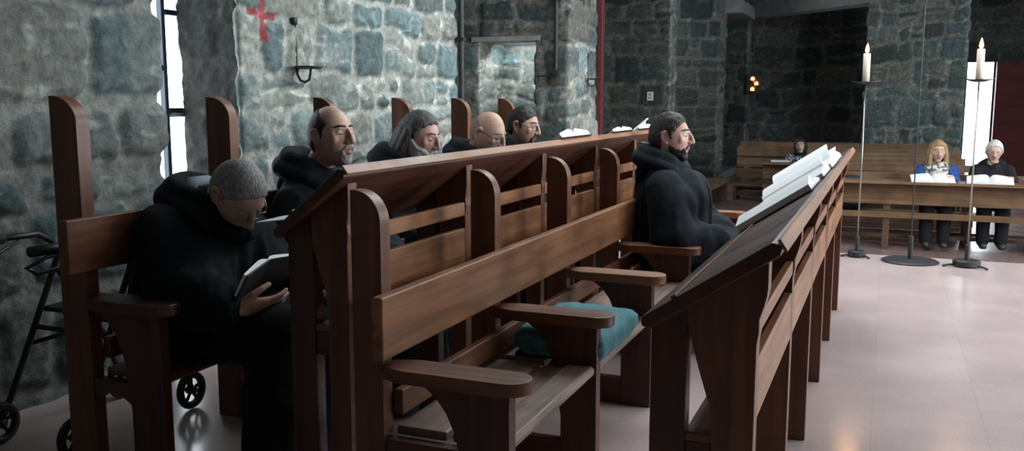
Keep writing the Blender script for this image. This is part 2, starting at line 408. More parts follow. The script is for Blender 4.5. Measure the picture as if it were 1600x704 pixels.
stone_wall('wall_left',[(-5,14.9),(-5,18.0)],NZ,3.7,.08,6)
stone_wall('wall_left',[(-5,18.0),(-3.1,18.0),(-3.1,18.8),(-5,18.8)],NZ,3.7,.036,43,1.45,.03,.42,lambda u,z,c,f2: np.where(((u>1.88)&(u<2.72))[:,None],c*2.6,c))  # pier darkened for shade, light on its edge face painted into the colour
stone_wall('wall_left',[(-5,18.8),(-5,20.5),(-2.9,20.5),(-2.9,21.2)],NZ,3.7,.036,47,1.5,.03,.45,lambda u,z,c,f2: np.where((u>3.78)[:,None],c*2.6,c))  # corner pier: shade as dark tone, lit edge as brightened stone colour
stone_wall('wall_back',[(-2.9,21.2),(1.42,21.2)],NZ,3.7,.04,53,1.8,.03,.7)
stone_wall('wall_back',[(1.42,21.2),(5.3,21.2)],2.02,3.7,.05,55,1.6,.03,.6)
struct(MB().box(3.6,5.3,21.2,21.3,NZ,2.02).build('wall_back',CONC))
# masonry pier under the diagonal beam
stone_wall('wall_back',[(-.15,18.75),(-.44,18.12),(1.12,16.70),(1.12,18.4)],NZ,3.02,.032,61,1.45,.03,1.55)
# concrete beam
d=Vector((5.9,-5.55,0)).normalized(); nrm=Vector((d.y,-d.x,0))
def obox(p,d,L,n,w,z0,z1):
    p=Vector(p); mb=MB(); poly=[p,p+d*L,p+d*L-n*w,p-n*w]
    return mb.prism([(q.x,q.y) for q in poly],'z',z0,z1)
struct(obox((-3.1,20.6,0),d,9.5,nrm,.5,3.0,3.72).build('trim_1',CONC,bevel=.01))
struct(MB().box(-3.7,-2.75,18.6,20.4,2.95,3.2).build('trim_2',CONC,bevel=.01))
# low stone kerbs at the foot of the far piers
struct(MB().box(-3.45,-3.05,18.85,20.4,NZ,NZ+.16).build('baseboard_left',CONC,bevel=.01))
struct(MB().box(-2.95,-2.8,20.42,21.2,NZ,NZ+.22).build('baseboard_left',CONC,bevel=.01))
# slot window between the near stone piers
w=struct(MB().box(-3.70,-3.685,3.3,4.3,.2,3.3).build('window_1',DAY))
fr=MB()
fr.box(-3.68,-3.645,3.90,3.928,.2,3.3); fr.box(-3.68,-3.645,3.4,3.90,1.40,1.43); fr.box(-3.68,-3.645,3.4,3.90,2.05,2.08)
fr.box(-3.675,-3.645,3.928,4.05,1.15,1.20); fr.box(-3.675,-3.645,3.928,4.05,1.70,1.73)
fr.box(-3.68,-3.64,3.3,4.1,.2,.26)
fr.build('window_frame',WFRAME,w,bevel=.003)
MB().tube([(-3.65,3.92,1.165),(-3.62,3.94,1.165),(-3.61,3.99,1.16)],.007,8).build('window_catch',WFRAME,w)
# far glazed doorway (daylight) and dark red door
w=struct(MB().box(1.42,1.98,21.26,21.3,NZ,2.02).build('window_2',DAY))
MB().box(1.42,1.46,21.2,21.26,NZ,2.02).box(1.94,1.98,21.2,21.26,NZ,2.02).build('window_frame',WFRAME,w)
dr=struct(MB().box(1.98,3.6,21.0,21.1,NZ,2.02).build('door_1',REDW,bevel=.01))
MB().prism([(2.1,.0),(2.12,0),(2.12,.12),(2.1,.12)],'y',20.97,21.0).build('door_handle',IRON,dr)
# right-hand wall with three large windows (outside the frame) and the wall behind the viewer
X=5.2
mb=MB(); ys=[-3.2,.6,2.4,4.3,8.0,9.2,12.6,21.8]
for i in range(0,8,2): mb.box(X,X+.2,ys[i],ys[i+1],NZ,3.7)
for i in range(1,7,2): mb.box(X,X+.2,ys[i],ys[i+1],NZ,.9); mb.box(X,X+.2,ys[i],ys[i+1],3.3,3.7)
struct(mb.build('wall_right',CONC))
stone_wall('wall_front',[(5.3,-3),(-3.3,-3)],0,3.7,.08,71,1.2,.02,.35)
def area(name,loc,rot,sx,sy,e,col):
    l=bpy.data.lights.new(name,'AREA'); l.shape='RECTANGLE'; l.size=sx; l.size_y=sy; l.energy=e; l.color=col
    o=bpy.data.objects.new(name,l); C.objects.link(o); o.location=loc; o.rotation_euler=rot; return o
DAYC=(.88,.96,1.0)
for i,(a,b,e) in enumerate(((.6,2.4,3),(4.3,8.0,230),(9.2,12.6,95))):
    area('window_daylight',(X-.02,(a+b)/2,2.1),(0,R(90),0),2.4,b-a,e,DAYC)
    fr=MB(); 
    for y in (a,(a+b)/2-.03,b-.06): fr.box(X,X+.05,y,y+.06,.9,3.3)
    for z in (.9,2.05,3.24): fr.box(X,X+.05,a,b,z,z+.06)
    struct(fr.build('window_%d'%(i+3),WFRAME))
area('overhead_light',(-.7,7.0,3.66),(0,0,0),2.4,5.4,112,DAYC)  # unseen area lamp below the closed ceiling, lighting pages and heads from above
area('bay_fill',(-4.9,16.5,2.4),(0,R(-90),0),2.0,2.2,20,DAYC)  # added lamp before the windowless bay wall, brightens the pier under the beam
area('doorway_daylight',(1.7,21.15,.9),(R(-90),0,0),.5,2.0,14,DAYC)
pl=bpy.data.lights.new('niche_fill','AREA'); pl.size=.45; pl.energy=6; pl.color=DAYC  # lamp added out of sight behind the lintel to brighten the niche
po=bpy.data.objects.new('niche_fill',pl); C.objects.link(po); po.location=(-3.85,9.62,1.84); po.rotation_euler=(R(28),0,0)
wd=bpy.data.worlds.new('world'); bpy.context.scene.world=wd; wd.use_nodes=True
wd.node_tree.nodes['Background'].inputs[0].default_value=(.75,.88,1,1); wd.node_tree.nodes['Background'].inputs[1].default_value=.3

# fittings on the wall
def bracket(x,y,z,label):
    r=empty('candle_bracket',(x,y,z),label,'wall bracket','iron candle brackets on the stone wall')
    m=MB(); m.tube([(x+.012,y,z+.27),(x+.012,y+.005,z+.1),(x+.014,y+.008,z-.03),(x+.03,y+.012,z-.065),(x+.06,y+.015,z-.075),(x+.09,y+.015,z-.06),(x+.10,y+.015,z-.02),(x+.10,y+.015,z+.002)],.0075,8)
    m.box(x-.005,x+.02,y-.014,y+.014,z+.25,z+.29)
    m.build('rod',IRON,r,smooth=True)
    MB().lathe([(0,z),(.06,z),(.082,z+.012),(.08,z+.016),(.058,z+.007),(0,z+.007)],x+.09,y+.015).build('drip_pan',IRON,r,smooth=False)
    return r
bracket(-3.185,4.44,1.42,'black iron candle bracket on the stone wall right of the red cross')
bracket(-3.15,9.85,1.47,'small black iron candle bracket on the far bright wall strip')
m=MB(); m.tube([(-3.15,6.60,0.0),(-3.15,6.60,3.69)],.022,12)
for z in (.95,1.72,2.6): m.box(-3.2,-3.12,6.57,6.63,z-.012,z+.012)
top(m,'drainpipe',IRON,'thin black vertical pipe at the corner of the lit stone wall','pipe',(-3.15,6.6,0))
m=MB(); m.tube([(-3.30,9.24,1.52),(-3.30,9.24,3.6)],.02,10); m.tube([(-3.52,9.24,1.36),(-3.52,9.24,1.50),(-3.30,9.24,1.50)],.012,8); m.box(-3.335,-3.265,9.21,9.3,2.28,2.36); m.box(-3.33,-3.27,9.21,9.3,1.5,1.56)
top(m,'wall_pipe',IRON,'grey metal pipe with elbow running down beside the stone niche','pipe',(-3.3,9.24,1.4))
m=MB(); m.box(-3.17,-3.10,10.27,10.36,NZ,3.69)
top(m,'red_post',REDP,'dark red vertical post at the end of the bright stone strip','post',(-3.13,10.3,NZ),bevel=.008)
# socket plate on the far pier
r=empty('wall_socket',(-3.55,14.42,1.30),'small white socket plate on the dark stone pier','socket')
MB().box(-3.60,-3.50,14.425,14.445,1.24,1.38).build('plate',PAINTW,r,bevel=.004)
MB().box(-3.575,-3.525,14.42,14.426,1.32,1.355).box(-3.575,-3.525,14.42,14.426,1.265,1.30).build('outlet',mat('socket_grey',(.35,.34,.33),.5),r,bevel=.002)
# votive lights near the far corner
r=empty('votive_rack',(-2.72,20.38,1.6),'small rack of three glowing red votive lights at the far pier corner','votive lights')
MB().box(-2.9,-2.6,20.40,20.44,1.38,1.80).build('back_plate',IRON,r,bevel=.01)
for (x,z) in ((-2.76,1.70),(-2.68,1.60),(-2.76,1.48)):
    MB().ell((x,20.37,z),(.042,.042,.05)).build('votive_lamp',EMB,r,smooth=True)
    MB().lathe([(.03,z-.07),(.05,z-.055),(.05,z-.03),(.03,z-.03)],x,20.37,16).build('cup',REDG,r)

# ------------------------------------------------------------------ stalls and desks
def arcpts(cx,cz,rx,rz,a0,a1,n=18):
    return [(cx+rx*math.cos(R(a0+(a1-a0)*i/n)),cz+rz*math.sin(R(a0+(a1-a0)*i/n))) for i in range(n+1)]
def stall(label,xp,ys,xa,z_arm,z_rail,z_post,pw,yr,cloths,seat_z=.37):
    r=empty('choir_stall',(xp,ys[0],0),label,'choir stall')
    T=.05
    for i,y in enumerate(ys):
        p=[(xp-pw,0),(xp,0),(xp,z_post-.085)]+arcpts(xp-pw+.01,z_post-.085,pw-.01,.085,0,90)+[(xp-pw,z_post)]
        MB().prism(p,'y',y,y+T).build('post',W['mz'],r,bevel=.003)
        # arm rest: narrow tail, broad rounded tip
        w=.058; cy=y+.025; tip=xa-w
        a=[(xp-.0,cy-.035),(xp+.035,cy-.048),(xp+.07,cy-w),(tip,cy-w)]+arcpts(tip,cy,w,w,-90,90,24)+[(xp+.07,cy+w),(xp+.035,cy+.048),(xp,cy+.035)]
        MB().prism(a,'z',z_arm-.036,z_arm).build('armrest',W['dx' if z_post>1.1 else ('mx','mx','tx')[i%3]],r,bevel=.009,seg=3)
        xf=xa-.05
        p=[(xf-.125,0),(xf,0),(xf,z_arm-.036),(xf-.285,z_arm-.036)]
        cx,cz=xf-.285,z_arm-.036-.25
        p+=[(xf-.285+.15*math.sin(R(t)),cz+.25*math.cos(R(t))) for t in range(15,91,15)]+[(xf-.125,cz-.07)]
        MB().prism(p,'y',y+.003,y+T-.003).build('side_panel',W['dz'],r,bevel=.003)
        MB().box(xp,xf-.125,y+.006,y+T-.006,0,.11).build('foot_rail',W['dx'],r,bevel=.003)
        mid=[(xp,seat_z-.10)]+[(xp+(xf-.125-xp)*t/8,seat_z-.10+.035*math.sin(math.pi*t/8)) for t in range(1,8)]+[(xf-.125,seat_z-.10),(xf-.125,seat_z-.026),(xp,seat_z-.026)]
        MB().prism(mid,'y',y+.006,y+T-.006).build('seat_bearer',W['dx'],r,bevel=.003)
    MB().box(xp,xp+.034,yr[0],yr[1],z_rail[0],z_rail[1]).build('back_rail',cloths[0],r,bevel=.005,seg=3)
    MB().box(xp+.002,xp+.03,ys[0]+T,ys[-1],seat_z+.03,seat_z+.10).build('lower_rail',W['my'],r,bevel=.004)
    for i in range(len(ys)-1):
        y0,y1=ys[i]+T,ys[i+1]
        MB().box(xp+.01,xp+.16,y0,y1,seat_z-.026,seat_z).build('seat_back_board',W['seat'],r,bevel=.004)
        q=xa-.055
        MB().prism([(xp+.178,seat_z-.026),(q-.02,seat_z-.026)]+arcpts(q-.02,seat_z-.006,.02,.02,-90,60,6)+[(q-.09,seat_z+.010),(xp+.25,seat_z-.003),(xp+.178,seat_z-.003)],'y',y0+.004,y1-.004).build('seat',cloths[1],r,bevel=.003)
    return r
ysN=[2.02+.745*k for k in range(6)]
near=stall('long empty-fronted choir stall with honey brown back rail in the middle',-1.2,ysN,-.79,.55,(.575,.742),1.01,.09,(1.965,5.80),(W['ty'],W['seat']))
ysW=[2.08+.705*k for k in range(6)]
wall=stall('tall-posted choir stall along the stone wall seating five monks',-2.3,ysW,-1.97,.63,(.715,.882),1.255,.11,(1.99,5.66),(W['my'],W['my']),.39)

def desk(label,lo,hi,sup,y0,y1,fx,bx,ru,rl,shelf):
    r=empty('book_desk',((lo[0]+hi[0])/2,y0,0),label,'book desk')
    d=Vector((hi[0]-lo[0],hi[1]-lo[1])); d.normalize(); n=Vector((-d.y,d.x)); t=.032
    A=Vector(lo); B=Vector(hi)
    prof=[A-n*t,B-n*t,B+d*.012-n*t*.5,B,A,A-d*.012-n*t*.5]
    MB().prism([(p.x,p.y) for p in prof],'y',y0,y1).build('desk_top',W['dy'],r,bevel=.005,seg=3)
    MB().prism([(p.x,p.y) for p in (B-n*t*.96+d*.010,B-n*t*.04+d*.010,B-n*t*.04+d*.017,B-n*t*.96+d*.017)],'y',y0+.002,y1-.002).build('edge_strip',W['ty'],r,bevel=.002)
    c=A+d*.075
    MB().prism([(p.x,p.y) for p in (c,c+d*.012,c+d*.012+n*.006,c+n*.006)],'y',y0+.002,y1-.002).build('book_ledge',W['my'],r,bevel=.002)
    zt=lambda x: (B-n*t).y-(hi[0]-x)*d.y/d.x+ .0 - .001
    T=.048
    for y in sup:
        MB().prism([(fx[0],0),(fx[1],0),(fx[1],zt(fx[1])),(fx[0],zt(fx[0]))],'y',y,y+T).build('front_leg',W['dz'],r,bevel=.003)
        x0,x1=bx; xo=hi[0]+.0; zb=hi[1]
        out=[(x1,0),(x1,zb-.22),(x1+.004,zb-.19)]+[(x1+(xo-x1-.006)*smooth,zb-.19+.09*s) for s,smooth in ((.3,.2),(.6,.65),(.85,.92),(1,1))]+[(xo-.006,zt(xo-.006))]
        inn=[(x0-.06,zt(x0-.06)),(x0-.055,zt(x0-.06)-.05),(x0-.03,zt(x0-.06)-.14),(x0-.005,zt(x0-.06)-.22),(x0,zt(x0-.06)-.30),(x0,0)]
        MB().prism(out+inn,'y',y,y+T).build('back_leg',W['mz'],r,bevel=.003)
        MB().box(fx[1],bx[0],y+.006,y+T-.006,shelf-.09,shelf-.02).build('cross_rail',W['dx'],r,bevel=.003)
        MB().box(fx[1],bx[0],y+.006,y+T-.006,.02,.11).build('foot_rail',W['dx'],r,bevel=.003)
    MB().box(fx[1]-.002,bx[0]+.002,sup[0]+.004,sup[-1]+T-.004,shelf-.02,shelf).build('shelf',W['my'],r,bevel=.003)
    for nm,(a,b) in (('upper_rail',ru),('lower_rail',rl)):
        for i in range(len(sup)-1):
            MB().box(bx[1]-.022,bx[1]-.001,sup[i]+T,sup[i+1],a,b).build(nm,W['ty'],r,bevel=.003)
    return r
deskL=desk('brown book desk with sloping top directly in front of the five monks',(-1.59,.88),(-1.372,1.058),[2.15+.775*k for k in range(5)]+[5.98],2.09,6.06,(-1.585,-1.50),(-1.455,-1.385),(.832,.88),(.62,.787),.60)
deskR=desk('long sloping book desk at right holding a stack of open white books',(-.462,.788),(-.20,.962),[1.86+.757*k for k in range(6)],1.84,5.72,(-.445,-.368),(-.312,-.225),(.757,.796),(.572,.706),.54)

# ------------------------------------------------------------------ people
def s01(a,b,x):
    t=max(0,min(1,(x-a)/(b-a))); return t*t*(3-2*t)
def jaw(z): return s01(0,-.95,z)
def headpt(d,soc=True):
    x,y,z=d; t=jaw(z)
    X=x*.098; Y=y*.079*(1-.17*t); Z=z*.120
    if x<0: X*=1.08-.32*s01(-.1,-.9,z)
    X+=.026*t*s01(-.5,.3,x)
    if x>0:
        X-=.004*s01(.2,.75,z)
        if soc:
            for s in (-1,1): X-=.0105*math.exp(-((Y-s*.032)/.016)**2-((Z-.014)/.012)**2)
            X-=.004*math.exp(-(Y/.03)**2-((Z+.057)/.005)**2)
            for s in (-1,1): X-=.0012*math.exp(-((Y-s*.042)/.016)**2-((Z+.045)/.02)**2)
    return Vector((X,Y,Z))
def fx(Y,Z):
    z=Z/.120; y=Y/(.079*(1-.17*jaw(z))); x=math.sqrt(max(0,1-y*y-z*z)); return headpt((x,y,z)).x
def dirs(n):
    vs=[];fs=[];w=2*n
    for i in range(n+1):
        th=math.pi*i/n
        for k in range(w):
            ph=math.pi*k/n; vs.append((max(math.sin(th),1e-3)*math.cos(ph),max(math.sin(th),1e-3)*math.sin(ph),math.cos(th)))
    for i in range(n):
        for k in range(w): fs.append((i*w+k,(i+1)*w+k,(i+1)*w+(k+1)%w,i*w+(k+1)%w))
    return vs,fs
DV,DF=dirs(36)
def head_mb(mouth=0.,nose=1.):
    mb=MB(); mb.add([headpt(d) for d in DV],DF)
    mb.cap((fx(-.030,.032)-.008,-.032,.031),(fx(0,.03)-.004,0,.027),.0105,.009); mb.cap((fx(.030,.032)-.008,.032,.031),(fx(0,.03)-.004,0,.027),.0105,.009)
    mb.chain([(fx(0,.026)+.001,0,.024),(fx(0,.0)+.013,0,.0),(fx(0,-.02)+.019*nose,0,-.022)],[.0085,.0095,.0125])
    for s in (-1,1):
        mb.ell((fx(.012,-.026)+.007,s*.013,-.027),(.011,.0085,.009))
        mb.ell((fx(.046,-.008)-.019,s*.046,-.012),(.022,.020,.024))
        mb.cap((fx(.052,.006)-.0115,s*.052,.006),(fx(.047,-.014)-.012,s*.047,-.016),.012,.014)
        mb.ell((.0735,s*.033,.012),(.0145,.0155,.011))
        mb.ell((-.010,s*.071,-.002),(.017,.009,.030),Matrix.Rotation(R(-12),3,'Y')@Matrix.Rotation(R(s*14),3,'Z'))
        mb.chain([(.004,s*.078,.018),(-.008,s*.085,.029),(-.024,s*.086,.020),(-.024,s*.083,-.006),(-.010,s*.078,-.028),(-.002,s*.076,-.030)],[.0055,.006,.006,.0055,.006,.006])
    zl=-.062-mouth
    mb.chain([(fx(.022,-.056)-.001,-.022,-.0555),(fx(0,-.05)+.002,0,-.0505),(fx(.022,-.056)-.001,.022,-.0555)],[.003,.0052,.003])
    mb.chain([(fx(.02,-.058)-.001,-.020,-.058-mouth*.4),(fx(0,-.063)+.0015,0,zl-.0005),(fx(.02,-.058)-.001,.020,-.058-mouth*.4)],[.003,.0056,.003])
    mb.ell((fx(0,-.096)-.015,0,-.098),(.025,.030,.021))
    return mb
def interp(x,xs,ys):
    for i in range(len(xs)-1):
        if x<=xs[i+1]:
            t=max(0,(x-xs[i])/(xs[i+1]-xs[i])); return ys[i]+(ys[i+1]-ys[i])*t
    return ys[-1]
def shell(maskf,th,under=.012,rough=.003,freq=40):
    vs=[]
    for d in DV:
        p=headpt(d,False); m=maskf(d); nz=mnoise.noise(p*freq)
        n=Vector((d[0],d[1],d[2]))
        vs.append(p+n*((th+rough*nz)*m-under*(1-m)))
    return MB().add(vs,DF)
def hairmask(front=.62,side=-.12,back=-.62,temple=.34,bald=None):
    def f(d):
        x,y,z=d; j=.05*mnoise.noise(Vector((x*6,y*6,z*6)))
        zt=interp(x,[-1,-.52,-.30,-.14,.07,.17,.25,.34,.54,.76,1],[back,back,-.40,.20,.16,side,side+.05,side+.34,temple,front,front+.06])
        m=s01(zt-.05,zt+.05,z+j)
        if bald:
            b=s01(bald-.12,bald+.12,z+.62*x+j*1.5); m*=1-b
        return m
    return f
def beardmask(kind):
    def f(d):
        x,y,z=d; a=math.degrees(math.atan2(abs(y),x)); j=.05*mnoise.noise(Vector((x*7,y*7,z*7)))
        if kind=='full': zt=interp(a,[0,20,35,60,82,95,110,180],[-.60,-.58,-.36,-.30,-.02,-.1,-.9,-1.2])
        elif kind=='short': zt=interp(a,[0,18,30,50,70,88,100,180],[-.62,-.60,-.42,-.50,-.42,-.25,-1.2,-1.2])
        else: zt=interp(a,[0,14,26,36,48,60,180],[-.63,-.62,-.42,-.50,-.80,-1.3,-1.3])
        return s01(zt+.05,zt-.05,z+j)
    return f
def add_hand(mb,w,d,up,side,curl=.5,sc=1.,spread=.10,thumb=.9):
    """palm + five fingers; d: finger direction, up: back of the hand, side: +1 thumb on the +cross side"""
    d=Vector(d).normalized(); up=Vector(up); up=(up-d*up.dot(d)).normalized(); y=up.cross(d)*side
    w=Vector(w); F=lambda a,b,c: w+(d*a+y*b+up*c)*sc
    for o in (-.027,-.009,.009,.026): mb.cap(F(.012,o*.75,0),F(.088,o,.002),.0145*sc,.0125*sc)
    mb.cap(F(-.05,0,0),F(.02,0,0),.026*sc,.024*sc)
    for o,L,r in ((.028,.070,.0088),(.0095,.079,.0092),(-.009,.073,.0088),(-.027,.057,.0078)):
        a=o*spread/.03*1.1; p=F(.088,o,.002); ang=curl*.45; pts=[p]; cur=(.088,o,.002)
        for k,fr in enumerate((.45,.32,.25)):
            l=L*fr*1.12
            cur=(cur[0]+l*math.cos(ang)*math.cos(a),cur[1]+l*math.sin(a)*.8,cur[2]-l*math.sin(ang)); pts.append(F(*cur)); ang+=curl*.75
        mb.chain(pts,[r*1.05*sc,r*sc,r*.93*sc,r*.82*sc])
    mb.chain([F(.018,.020,-.006),F(.046,.046,-.012*thumb),F(.074,.060,-.022*thumb),F(.098,.064,-.034*thumb)],[.0155*sc,.0125*sc,.0105*sc,.0085*sc])

def person(label,loc,yaw,head,hrot,sc=1.,skin=SKIN,hair=None,beard=None,glasses=None,mouth=0.,brow=HB,robe=CLOTH,pose=None,outfit='habit',voxel=.0048,group=None,extra=None,collar=None):
    hp,hy,hr=hrot
    Mh=Matrix.Translation(head)@Matrix.Rotation(R(hy),4,'Z')@Matrix.Rotation(R(hp),4,'Y')@Matrix.Rotation(R(hr),4,'X')
    J=dict(hip=(0,0,.11),chest=(.0,0,.36),neck=(-.01,0,.562),sh=(0,.175,.435),el=(.10,.245,.22),wr=(.30,.10,.17),kn=(.43,.10,.08),an=(.42,.09,-.30))
    J.update(pose or {})
    V=lambda k,s=1: Vector((J[k][0],J[k][1]*s,J[k][2])) if k not in ('hip','chest','neck') else Vector(J[k])
    def VS(k,s):
        kk=k+('L' if s>0 else 'R')
        return Vector(J[kk]) if kk in J else V(k,s)
    mb=head_mb(mouth); mb.xf(Mh)
    nk=V('neck'); mb.cap(Mh@Vector((-.022,0,-.055)),nk,.054,.058)
    mb.cap(nk,V('chest'),.06,.12); mb.cap(V('chest'),V('hip'),.125,.12)
    for s in (-1,1):
        mb.cap(nk-Vector((0,0,.04)),VS('sh',s),.05,.05)
        mb.chain([VS('sh',s),VS('el',s),VS('wr',s)],[.05,.042,.029])
        mb.chain([V('hip')+Vector((0,s*.07,0)),VS('kn',s),VS('an',s)],[.075,.06,.04])
        fd=J.get('hd'+('L' if s>0 else 'R'),(VS('wr',s)-VS('el',s)))
        hu=J.get('hu',(0,0,1)); hc=J.get('curl',.7)
        add_hand(mb,VS('wr',s)+Vector(fd).normalized()*.03,fd,J.get('hu'+('L' if s>0 else 'R'),hu),J.get('ts'+('L' if s>0 else 'R'),-s),hc)
        a=VS('an',s); mb.cap(a+Vector((-.03,0,-.03)),a+Vector((.13,0,-.04)),.035,.03)
    body=remeshed(mb,'person',skin,voxel,2)
    body.location=loc; body.rotation_euler=(0,0,yaw); body.scale=(sc,sc,sc); body['_local']=1
    tag(body,label,'person',group)
    # lips and open mouth as their own colour
    body.data.materials.append(LIP); body.data.materials.append(DARKM); Mi=Mh.inverted()
    for p in body.data.polygons:
        c=Mi@p.center
        if c.x>.07 and abs(c.y)<.024 and -.072-mouth<c.z<-.044:
            if c.x>fx(min(abs(c.y),.03),c.z)+.0003: p.material_index=1
            elif mouth and abs(c.y)<.016: p.material_index=2
    def child(m,name,mt,smooth=True,xf=True):
        if xf: m.xf(Mh)
        o=m.build(name,mt,body,smooth=smooth); return o
    for s in (-1,1):
        e=MB(); e.chain([(fx(.019,.008)+.003-.004,s*.019,.008),(.0895,s*.033,.0075),(fx(.046,.009)-.0035,s*.047,.009)],[.0012,.0022,.0012])
        child(e,'eyelashes',EYE)
        b=MB(); b.chain([(fx(.014,.037)+.003,s*.013,.0375),(fx(.032,.041)+.003,s*.033,.040),(fx(.05,.034)+.001,s*.051,.034)],[.0038,.0046,.003])
        child(b,'eyebrow',brow)
    if hair:
        hm,hmat,th=hair[:3]; h=shell(hm,th,rough=.004 if th>.006 else .0012,freq=55)
        if len(hair)>3: hair[3](h)
        h.xf(Mh)
        remeshed(h,'hair',hmat,.0045,1,parent=body)
    if beard:
        kind,bm,th=beard[:3]; h=shell(beardmask(kind),th,rough=.004,freq=60)
        for s in (-1,1): h.chain([(fx(.003,-.041)+.002,s*.003,-.041),(fx(.018,-.046)+.001,s*.018,-.046),(fx(.03,-.06),s*.030,-.062)],[.0055,.0062,.0045])
        if kind=='goat': h.ell((fx(0,-.096)-.013,0,-.100),(.027,.0315,.0235))
        if len(beard)>3: beard[3](h)
        h.xf(Mh); remeshed(h,'beard',bm,.004,1,parent=body)
    if glasses:
        g=MB()
        for s in (-1,1):
            cx=fx(.033,.008)+.019; ring=[]
            for k in range(16):
                a=2*math.pi*k/16; ca,sa=math.cos(a),math.sin(a)
                ring.append((cx-.006*abs(ca)*(1 if ca*s>0 else 0),s*.034+.025*math.copysign(abs(ca)**.7,ca),.006+.017*math.copysign(abs(sa)**.7,sa)))
            g.tube(ring,.0016,6,close=True)
            g.tube([(cx-.006,s*.059,.010),(.06,s*.075,.012),(.0,s*.083,.014),(-.02,s*.084,.0)],.0018,6)
        g.tube([(fx(.033,.008)+.019,-.010,.010),(fx(.033,.008)+.022,0,.012),(fx(.033,.008)+.019,.010,.010)],.0016,6)
        child(g,'glasses',glasses)
    if extra: extra(body,Mh,child)
    # clothing
    seed=sum(map(ord,label))%50
    hip=V('hip'); ch=V('chest')
    if outfit=='habit':
        r=MB(); T=J.get('tr',(.17,.165)); 
        r.cap(hip+Vector((0,-.05,.03)),ch+Vector((0,-.03,0)),T[0],T[1]); r.cap(hip+Vector((0,.05,.03)),ch+Vector((0,.03,0)),T[0],T[1])
        r.cap(VS('sh',-1)+Vector((0,.03,-.03)),VS('sh',1)+Vector((0,-.03,-.03)),.095,.095)
        r.cap(ch+Vector((0,0,.06)),nk+Vector((0,0,-.015)),.13,.083)
        sr=J.get('sleeve',(.078,.112,.085))
        for s in (-1,1):
            r.chain([VS('sh',s),VS('el',s),VS('el',s)*.25+VS('wr',s)*.75],list(sr))
            r.cap(nk-Vector((0,0,.02)),VS('sh',s)-Vector((0,0,.02)),.075,.085); r.cap(nk-Vector((0,0,.06)),VS('el',s)+Vector((0,-s*.03,.03)),.07,.11)
            r.cap(ch+Vector((.04,s*.07,.02)),(VS('sh',s)+VS('el',s))/2-Vector((0,s*.02,0)),.13,.115); r.cap(hip+Vector((.05,s*.06,.10)),VS('el',s)-Vector((0,s*.03,0)),.12,.11)
            r.cap(VS('sh',s)-Vector((0,s*.05,.1)),VS('el',s)-Vector((0,s*.05,0)),.10,.12)
            r.chain([hip+Vector((.03,s*.07,.02)),VS('kn',s),VS('an',s)+Vector((0,s*.01,0))],[.13,.105,.125])
        r.chain([hip,(VS('kn',1)+VS('kn',-1))/2,(VS('an',1)+VS('an',-1))/2],[.13,.105,.11])
        floor_z=-J.get('seat',.37)+.025
        for i,v in enumerate(r.v):
            if v[2]<floor_z: r.v[i]=(v[0],v[1],floor_z)
        o=remeshed(r,'habit',robe,.0115,7,.014,body,(10,10,1.6),seed)
        # hood lying round the neck and on the back
        h=MB(); pts=[]; c=nk+Vector((.005,0,.0)); rr=J.get('hood',.090)
        for k in range(20):
            a=2*math.pi*k/20; pts.append(c+Vector((rr*1.15*math.cos(a)-.01,rr*1.1*math.sin(a),-.03*math.cos(a)+.034-.034*s01(.2,1,math.cos(a)))))
        h.tube(pts,.037,10,close=True)
        pts2=[p+(p-c)*.32+Vector((.004,0,-.052)) for p in pts]
        h.tube(pts2,.036,10,close=True)
        h.ell(c+Vector((-.10,0,-.075)),(.05,.11,.09)); h.ell(c+Vector((-.115,0,-.15)),(.045,.08,.10))
        remeshed(h,'hood',robe,.009,4,.007,body,(10,10,5),seed+3)
    else:
        jm,tm=outfit[0],outfit[1]
        r=MB(); r.cap(hip+Vector((0,-.04,.02)),ch+Vector((0,-.04,0)),.135,.13); r.cap(hip+Vector((0,.04,.02)),ch+Vector((0,.04,0)),.135,.13)
        r.cap(VS('sh',-1)+Vector((0,.02,-.01)),VS('sh',1)+Vector((0,-.02,-.01)),.075,.075); r.cap(ch,nk+Vector((0,0,-.02)),.12,.072)
        for s in (-1,1): r.chain([VS('sh',s),VS('el',s),VS('wr',s)*.9+VS('el',s)*.1],[.075,.062,.046])
        remeshed(r,'jacket',jm,.0115,3,.008,body,(9,9,5),seed)
        t=MB()
        for s in (-1,1): t.chain([hip+Vector((0,s*.075,.0)),VS('kn',s),VS('an',s)],[.105,.078,.062])
        remeshed(t,'trousers',tm,.0115,3,.006,body,(8,8,6),seed+5)
        for s in (-1,1):
            a=VS('an',s); MB().cap(a+Vector((-.005,0,-.028)),a+Vector((0,0,.035)),.048,.046).build('sock',WHITE if outfit[2] else TROU,body,smooth=True)
            sh=MB().cap(a+Vector((-.035,0,-.035)),a+Vector((.13,0,-.045)),.046,.040)
            for i,v in enumerate(sh.v):
                if v[2]<a.z-.072: sh.v[i]=(v[0],v[1],a.z-.072)
            sh.build('shoe',PLAST,body,smooth=True)
    return body

